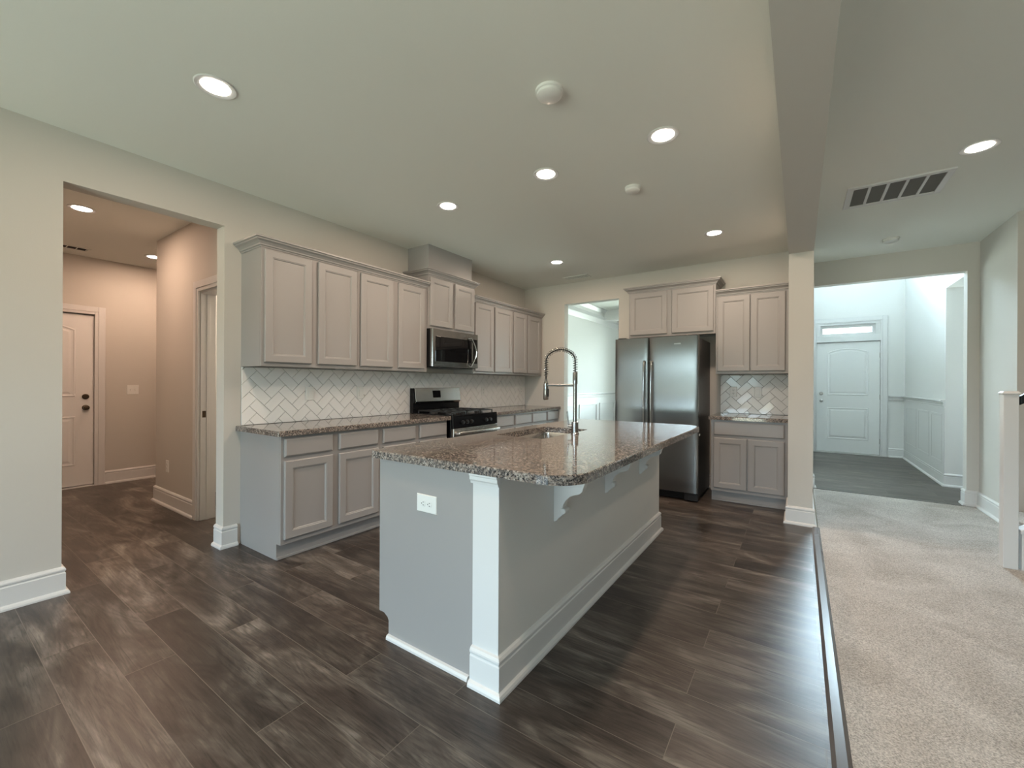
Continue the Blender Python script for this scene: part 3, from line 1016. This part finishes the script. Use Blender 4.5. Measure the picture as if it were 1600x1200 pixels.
cor = [(0, 0), (.180, 0), (.184, -.030), (.180, -.060), (.172, -.072), (.160, -.105), (.150, -.135), (.136, -.148), (.106, -.158), (.086, -.167),
       (.065, -.188), (.053, -.208), (.048, -.224), (.060, -.229), (.068, -.238), (.064, -.250), (.050, -.258), (.040, -.268), (.026, -.280), (.018, -.292), (.006, -.300), (0, -.300)]
for y in (1.81, 2.465, 3.135):
    mb = MB().prism([(D_ + x, .8765 + z) for x, z in cor], 'y', y - IY0, y - IY0 + .042)
    mb.lathe([(.013, -.006), (.015, .0), (.015, .042), (.013, .048)], (D_ + .052, y - IY0, .8765 - .241), 14, 'y')
    mb.build('corbel', TRIM if False else ISLW, isl, bevel=.002)


# ------------------------------------------------------------------ outlets and switches
def plate(name, label, cat, loc, rz, W, HH, kind, horizontal=False, m=None, group=None):
    r = thing(name, label, cat, loc, rz, group)
    m = m or PLASTIC
    MB().panel(-W / 2, W / 2, -HH / 2, HH / 2, [(0, 0), (0, -.003), (.003, -.006)]).build('plate', m, r)
    def R(x, z): return (z, x) if horizontal else (x, z)
    if kind == 'duplex':
        for s_ in (-1, 1):
            cx, cz = R(0, s_ * .0195)
            q = MB()
            q.lathe([(.0165, -.006), (.0165, -.0075), (.015, -.008)], (cx, 0, cz), 18, 'y')
            sock = q.build('socket', m, r)
            d = MB()
            for dx, dz in ((-.0065, .003), (.0065, .003)):
                a, b = R(dx, dz)
                w_, h_ = (.004, .0012) if horizontal else (.0012, .004)
                d.box(cx + a - w_, cx + a + w_, -.0086, -.0075, cz + b - h_, cz + b + h_)
            a, b = R(0, -.008)
            d.box(cx + a - .0022, cx + a + .0022, -.0086, -.0075, cz + b - .0022, cz + b + .0022)
            d.build('slots', HOLESHADE, sock)
    elif kind == 'gfci':
        MB().panel(-.017, .017, -.034, .034, [(0, -.006), (.001, -.009)]).build('receptacle', m, r)
    elif kind == 'rocker':
        MB().panel(-.0165, .0165, -.033, .033, [(0, -.006), (.001, -.009), ]).build('rocker', m, r)
    elif kind == 'double':
        for s_ in (-1, 1):
            MB().panel(s_ * .023 - .006, s_ * .023 + .006, -.012, .012, [(0, -.006), (.002, -.012)]).build('toggle', m, r)
    return r


plate('wall_outlet', 'white horizontal duplex outlet on the island end panel', 'outlet', (2.185, IY0, .702), 0, .125, .08, 'duplex', True)
off = .0205
plate('wall_outlet', 'white outlet on the left backsplash, nearer the pillar', 'outlet', (off, 2.04, 1.155), PI / 2, .072, .118, 'gfci')
plate('light_switch', 'white switch plate on the backsplash just left of the range', 'light switch', (off, 2.557, 1.155), PI / 2, .072, .118, 'rocker')
plate('wall_outlet', 'white outlet on the backsplash right of the range', 'outlet', (off, 4.495, 1.15), PI / 2, .072, .118, 'duplex')
plate('wall_outlet', 'white outlet at the far corner end of the left backsplash', 'outlet', (off, 5.44, 1.15), PI / 2, .072, .118, 'duplex')
plate('wall_outlet', 'left outlet on the small backsplash beside the refrigerator', 'outlet', (2.938, L - off, 1.168), 0, .072, .118, 'duplex')
plate('light_switch', 'right switch plate on the small backsplash beside the refrigerator', 'light switch', (3.19, L - off, 1.168), 0, .072, .118, 'rocker')
plate('light_switch', 'white double switch plate beside the mudroom back door', 'light switch', (-3.42, 1.675, 1.15), PI / 2, .115, .118, 'double')
plate('wall_outlet', 'white outlet low on the mudroom side wall', 'outlet', (-1.68, 1.53, .40), 0, .072, .118, 'duplex')

# ------------------------------------------------------------------ range (local frame: front = -y, rotated to face +x)
rg = thing('range', 'stainless and black gas range between the left wall cabinets', 'stove', (0, 3.190, 0), PI / 2)
RW = .758
MB().box(0, RW, -.635, -.03, .03, .905).build('body', BLACK, rg, bevel=.002)
MB().box(.03, RW - .03, -.60, -.1, 0, .03).build('base', BLACKM, rg)
# backguard
bgm = MB().prism([(-.025, .90), (-.075, .90), (-.075, 1.02), (-.10, 1.045), (-.078, 1.195), (-.025, 1.195)], 'x', 0, RW)
bgm.build('backguard', BLACK, rg, bevel=.003)
MB().prism([(-.078, 1.022), (-.106, 1.046), (-.083, 1.199), (-.06, 1.199), (-.06, 1.022)], 'x', .018, RW - .004).build('backguard_face', STEELR, rg, bevel=.003)
q = MB()
for a, b, c_ in ((.285, .405, 0),):
    q.loft([[(a, -.0985, 1.085), (b, -.0985, 1.085), (b, -.0885, 1.165), (a, -.0885, 1.165)], [(a, -.1035, 1.087), (b, -.1035, 1.087), (b, -.0925, 1.167), (a, -.0925, 1.167)]])
q.build('display', GLASSB, rg)
MB().box(.0, RW, -.66, -.08, .905, .922).build('cooktop', BLACK, rg, bevel=.004)
for x0, x1 in ((.03, .255), (.27, .488), (.503, .728)):
    g_ = MB()
    z = .955
    for xx in (x0, x1 - .011): g_.box(xx, xx + .011, -.62, -.12, z - .012, z)
    for yy in (-.62, -.376, -.131): g_.box(x0 + .011, x1 - .011, yy, yy + .011, z - .012, z)
    cx = (x0 + x1) / 2
    g_.box(cx - .005, cx + .005, -.609, -.131, z - .010, z + .002)
    for cy in (-.50, -.245):
        g_.box(x0 + .011, x1 - .011, cy - .005, cy + .005, z - .010, z + .003)
    for xx in (x0, x1 - .011):
        for yy in (-.62, -.131): g_.box(xx, xx + .011, yy, yy + .011, .922, z - .012)
    g_.build('grate', IRON, rg, bevel=.002)
for cx, cy, r_ in ((.1425, -.50, .045), (.1425, -.245, .034), (.379, -.37, .040), (.6155, -.50, .038), (.6155, -.245, .045)):
    MB().lathe([(r_ + .012, .922), (r_ + .010, .930), (r_, .934), (r_, .942), (r_ - .006, .945), (.001, .945)], (cx, cy, 0), 20).build('burner', IRON, rg, smooth=True)
MB().prism([(-.635, .79), (-.668, .79), (-.664, .905), (-.635, .905)], 'x', 0, RW).build('control_panel', BLACK, rg, bevel=.002)
for cx in (.145, .215, .285, .545, .615):
    MB().lathe([(.021, -.666), (.021, -.676), (.017, -.690), (.015, -.693), (.001, -.693)], (cx, 0, .845), 18, 'y').build('knob', BLACKM, rg, smooth=True)
MB().box(.005, RW - .005, -.672, -.636, .20, .785).build('oven_door', STEELR, rg, bevel=.004)
MB().box(.06, RW - .06, -.6745, -.671, .30, .66).build('oven_window', GLASSB, rg)
hp = [(.04, -.672, .735), (.04, -.700, .737)] + [(.04 + (RW - .08) * k / 12, -.715 - .018 * math.sin(PI * k / 12), .738) for k in range(13)] + [(RW - .04, -.700, .737), (RW - .04, -.672, .735)]
MB().tube(hp, .019, 14, 1.0).build('handle', STEELR, rg, smooth=True)
MB().box(.005, RW - .005, -.668, -.636, .04, .19).build('drawer', STEELR, rg, bevel=.004)

# ------------------------------------------------------------------ microwave
mw = thing('microwave', 'stainless over the range microwave with a black window', 'microwave', (0, 3.160, 1.425), PI / 2)
MW = .758
MB().box(0, MW, -.36, 0, 0, .408).build('case', BLACK, mw, bevel=.002)
MB().box(.03, MW - .03, -.34, -.05, -.004, .002).build('underside', BLACKM, mw)
fr = MB()
Wd = .758
fr.loft([[(0, -.36, .005), (Wd, -.36, .005), (Wd, -.36, .408), (0, -.36, .408)],
         [(0, -.385, .005), (Wd, -.385, .005), (Wd, -.385, .408), (0, -.385, .408)],
         [(.010, -.398, .008), (Wd - .006, -.398, .008), (Wd - .006, -.398, .405), (.010, -.398, .405)]])
fr.build('front_frame', STEEL, mw, smooth=True)
MB().panel(.045, .640, .060, .330, [(0, -.397), (.002, -.4005)]).build('window', GLASSB, mw)
MB().panel(.668, .742, .060, .345, [(0, -.397), (.002, -.4005)]).build('control_panel', GLASSB, mw)
hp = [(.588, -.395, .345), (.596, -.41, .347)] + [(.602 + .048 * math.sin(PI * k / 14), -.425 - .030 * math.sin(PI * k / 14), .35 - .325 * k / 14) for k in range(15)] + [(.596, -.41, .028), (.588, -.395, .03)]
MB().tube(hp, .0095, 10, 1.3).build('handle', CHROME, mw, smooth=True)

# ------------------------------------------------------------------ refrigerator
fg = thing('refrigerator', 'stainless side by side refrigerator with dark sides', 'refrigerator', (1.790, 5.50, 0))
FW = .908
MB().box(.006, FW - .006, -.675, -.0, .03, 1.755).build('cabinet', FRSIDE, fg, bevel=.004)
for x0, x1 in ((0, .386), (.396, FW)):
    pts = []
    # softly crowned door front, curved in plan
    n = 28
    for k in range(n + 1):
        u = .5 - .5 * math.cos(PI * k / n)
        e = .012 * (1 - abs(2 * u - 1) ** 14) + .002 * (1 - (2 * u - 1) ** 2)
        pts.append((x0 + (x1 - x0) * u, -.738 - e))
    pts += [(x1, -.69), (x0, -.69)]
    MB().prism(pts, 'z', .095, 1.775).build('door', STEELF, fg, smooth=True)
for cx in (.350, .432):
    hz = [(cx, -.748, 1.50), (cx, -.775, 1.505)] + [(cx, -.790 - .018 * math.sin(PI * k / 16), 1.50 - .98 * k / 16) for k in range(17)] + [(cx, -.775, .515), (cx, -.748, .52)]
    MB().tube(hz, .015, 12, .8).build('handle', CHROME, fg, smooth=True)
MB().box(.02, FW - .02, -.69, -.60, .012, .09).build('toe_grille', BLACKM, fg)
for k, (a, b) in enumerate(((.0, .14), (FW - .14, FW))):
    MB().box(a, b, -.725, -.66, .008, .088).build('foot_cover', FRSIDE, fg, bevel=.006)
for a, b in ((.02, .12), (FW - .12, FW - .02)):
    MB().box(a, b, -.71, -.55, 1.755, 1.79).build('hinge_cover', FRSIDE, fg, bevel=.008)
MB().box(.665, .735, -.7545, -.752, 1.685, 1.700).build('badge', CHROME, fg)
MB().box(FW - .006, FW - .002, -.66, -.60, .70, .72).build('side_label', PLASTIC, fg)


# ------------------------------------------------------------------ ceiling fittings
def downlight(x, y, label, power, col=WARM, group=None, z=ZC):
    r = thing('recessed_light', label, 'ceiling light', (x, y, z))
    MB().lathe([(.090, 0), (.092, -.003), (.088, -.006), (.068, -.004), (.062, .0), (.062, -.0005)], n=32, cap=False).build('trim_ring', TRIM, r, smooth=True)
    MB().lathe([(.063, -.001), (.060, -.0045), (.04, -.0065), (.001, -.007)], n=28).build('lens', LENS, r, smooth=True)
    l = bpy.data.lights.new('lamp', 'AREA')
    l.shape = 'DISK'; l.size = .11; l.energy = power; l.color = col
    o = bpy.data.objects.new('lamp', l)
    C.objects.link(o)
    o.parent = r
    o.location = (0, 0, -.012)
    return r


PW = 11.5
downlight(1.152, .893, 'glowing recessed light nearest the camera, top left of the kitchen ceiling', PW)
downlight(2.902, .893, 'unseen recessed light added overhead beside the beam, nearest the camera', PW)  # out of view; added to extend the light grid and brighten the near room
downlight(2.902, 2.567, 'glowing recessed light nearest the beam over the seating side', PW)
downlight(2.092, 2.582, 'glowing recessed light at the middle of the island row', PW)
downlight(1.146, 2.590, 'glowing recessed light over the aisle before the microwave', PW)
downlight(2.885, 4.496, 'glowing recessed light in front of the cabinets right of the refrigerator', PW)
downlight(1.133, 4.522, 'glowing recessed light in the far kitchen corner near the ceiling vent', PW)
downlight(4.496, 3.785, 'glowing recessed light over the carpet beside the return grille', PW * .8)
downlight(-1.507, .878, 'glowing recessed light nearer the opening in the mudroom ceiling', 13.5, (1.0, .66, .47))
downlight(-2.753, 1.704, 'glowing recessed light deeper in the mudroom by the corner', 13.5, (1.0, .66, .47))
area('pantry_light', (-1.0, 2.5, ZC - .02), (0, 0, 0), .3, .3, 30, (1, .85, .7))


def detector(x, y, rad, label):
    r = thing('smoke_detector', label, 'smoke detector', (x, y, ZC))
    MB().lathe([(rad, 0), (rad, -.012), (rad * .93, -.016)], n=28).build('mount', PLASTIC, r, smooth=True)
    MB().lathe([(rad * .90, -.016), (rad * .90, -.028), (rad * .72, -.036), (.001, -.037)], n=28).build('cover', PLASTIC, r, smooth=True)
    return r


detector(2.528, 1.855, .070, 'large round white detector between the near kitchen lights')
detector(2.535, 3.121, .058, 'small round white detector above the middle of the island')
detector(4.334, 5.653, .068, 'round white detector on the hall ceiling before the foyer opening')

gr = thing('return_grille', 'white framed return air grille with five dark panels on the hall ceiling', 'air grille', (4.165, 4.26, ZC))
f = MB()
GX, GY = .262, .195
f.box(-GX - .03, GX + .03, -GY - .03, -GY + .01, -.012, 0).box(-GX - .03, GX + .03, GY - .01, GY + .03, -.012, 0)
f.box(-GX - .03, -GX + .01, -GY + .01, GY - .01, -.012, 0).box(GX - .01, GX + .03, -GY + .01, GY - .01, -.012, 0)
for k in range(1, 5):
    x = -GX + 2 * GX * k / 5
    f.box(x - .009, x + .009, -GY + .01, GY - .01, -.011, 0)
f.build('frame', TRIM, gr, bevel=.002)
MB().box(-GX + .005, GX - .005, -GY + .005, GY - .005, -.004, -.001).build('filter', GRILLE, gr)


def vent(x, y, W, D, rz, label, dark=True):
    r = thing('ceiling_vent', label, 'vent', (x, y, ZC), rz)
    q = MB()
    q.box(-W / 2, W / 2, -D / 2, -D / 2 + .02, -.008, 0).box(-W / 2, W / 2, D / 2 - .02, D / 2, -.008, 0)
    q.box(-W / 2, -W / 2 + .02, -D / 2 + .02, D / 2 - .02, -.008, 0).box(W / 2 - .02, W / 2, -D / 2 + .02, D / 2 - .02, -.008, 0)
    q.build('frame', CEIL, r)
    MB().box(-W / 2 + .015, W / 2 - .015, -D / 2 + .015, D / 2 - .015, -.003, -.001).build('duct_shade', HOLESHADE, r)  # dark sheet painted in place of the shaded duct
    s_ = MB()
    n = 5
    for k in range(n):
        yy = -D / 2 + .026 + (D - .052) * k / (n - 1)
        s_.box(-W / 2 + .02, W / 2 - .02, yy - .004, yy + .002, -.007, -.003)
    s_.build('louvers', CEIL, r)
    return r


vent(1.03, 5.30, .36, .16, 0, 'small ceiling vent near the far kitchen wall')
vent(-3.05, 1.03, .16, .36, 0, 'small dark ceiling vent above the mudroom door')

# ------------------------------------------------------------------ newel post, rail and stair
nw = thing('newel_post', 'square white newel post at the right edge beside the stair', 'newel post', (4.768, 4.306, .008))
MB().box(-.036, .036, -.036, .036, 0, 1.185).build('post', TRIM, nw, bevel=.003)
MB().loft([[(a * sx, a * sy, z) for sx, sy in ((-1, -1), (1, -1), (1, 1), (-1, 1))] for a, z in ((.036, 1.185), (.043, 1.188), (.043, 1.196), (.037, 1.202), (.032, 1.208))]).build('cap', TRIM, nw)
st = thing('staircase', 'carpeted stair with white risers climbing right behind the newel post', 'staircase', (5.03, 4.325, .008))
for k in range(6):
    MB().box(.26 * k, .26 * (k + 1), .012, 1.03, 0, .185 * (k + 1) - .03).build('riser', TRIM, st)
    MB().box(-.02 + .26 * k, .26 * (k + 1) - .021, .012, 1.03, .185 * (k + 1) - .029, .185 * (k + 1)).build('tread', CARPET, st, bevel=.006)
MB().prism([(-.21, 0), (-.21, .245), (1.3, 1.35), (1.3, 0)], 'y', -.05, .010).build('stringer', TRIM, st, bevel=.003)
MB().prism([(-.218, .245), (-.218, .27), (1.3, 1.38), (1.3, 1.352)], 'y', -.065, .020).build('stringer_cap', TRIM, st, bevel=.002)
hr = thing('handrail', 'dark handrail rising right from the newel post', 'handrail', (4.81, 4.306, 1.12))
MB().prism([(0, 0), (1.28, .94), (1.28, 1.0), (0, .06)], 'y', -.025, .025).build('rail', BLACKM, hr, bevel=.008)
for k in range(8):
    x = .10 + .15 * k
    MB().box(x - .008, x + .008, -.008, .008, -.84 + x * .735 + .08, x * .735 + .01).build('baluster', BLACKM, hr)
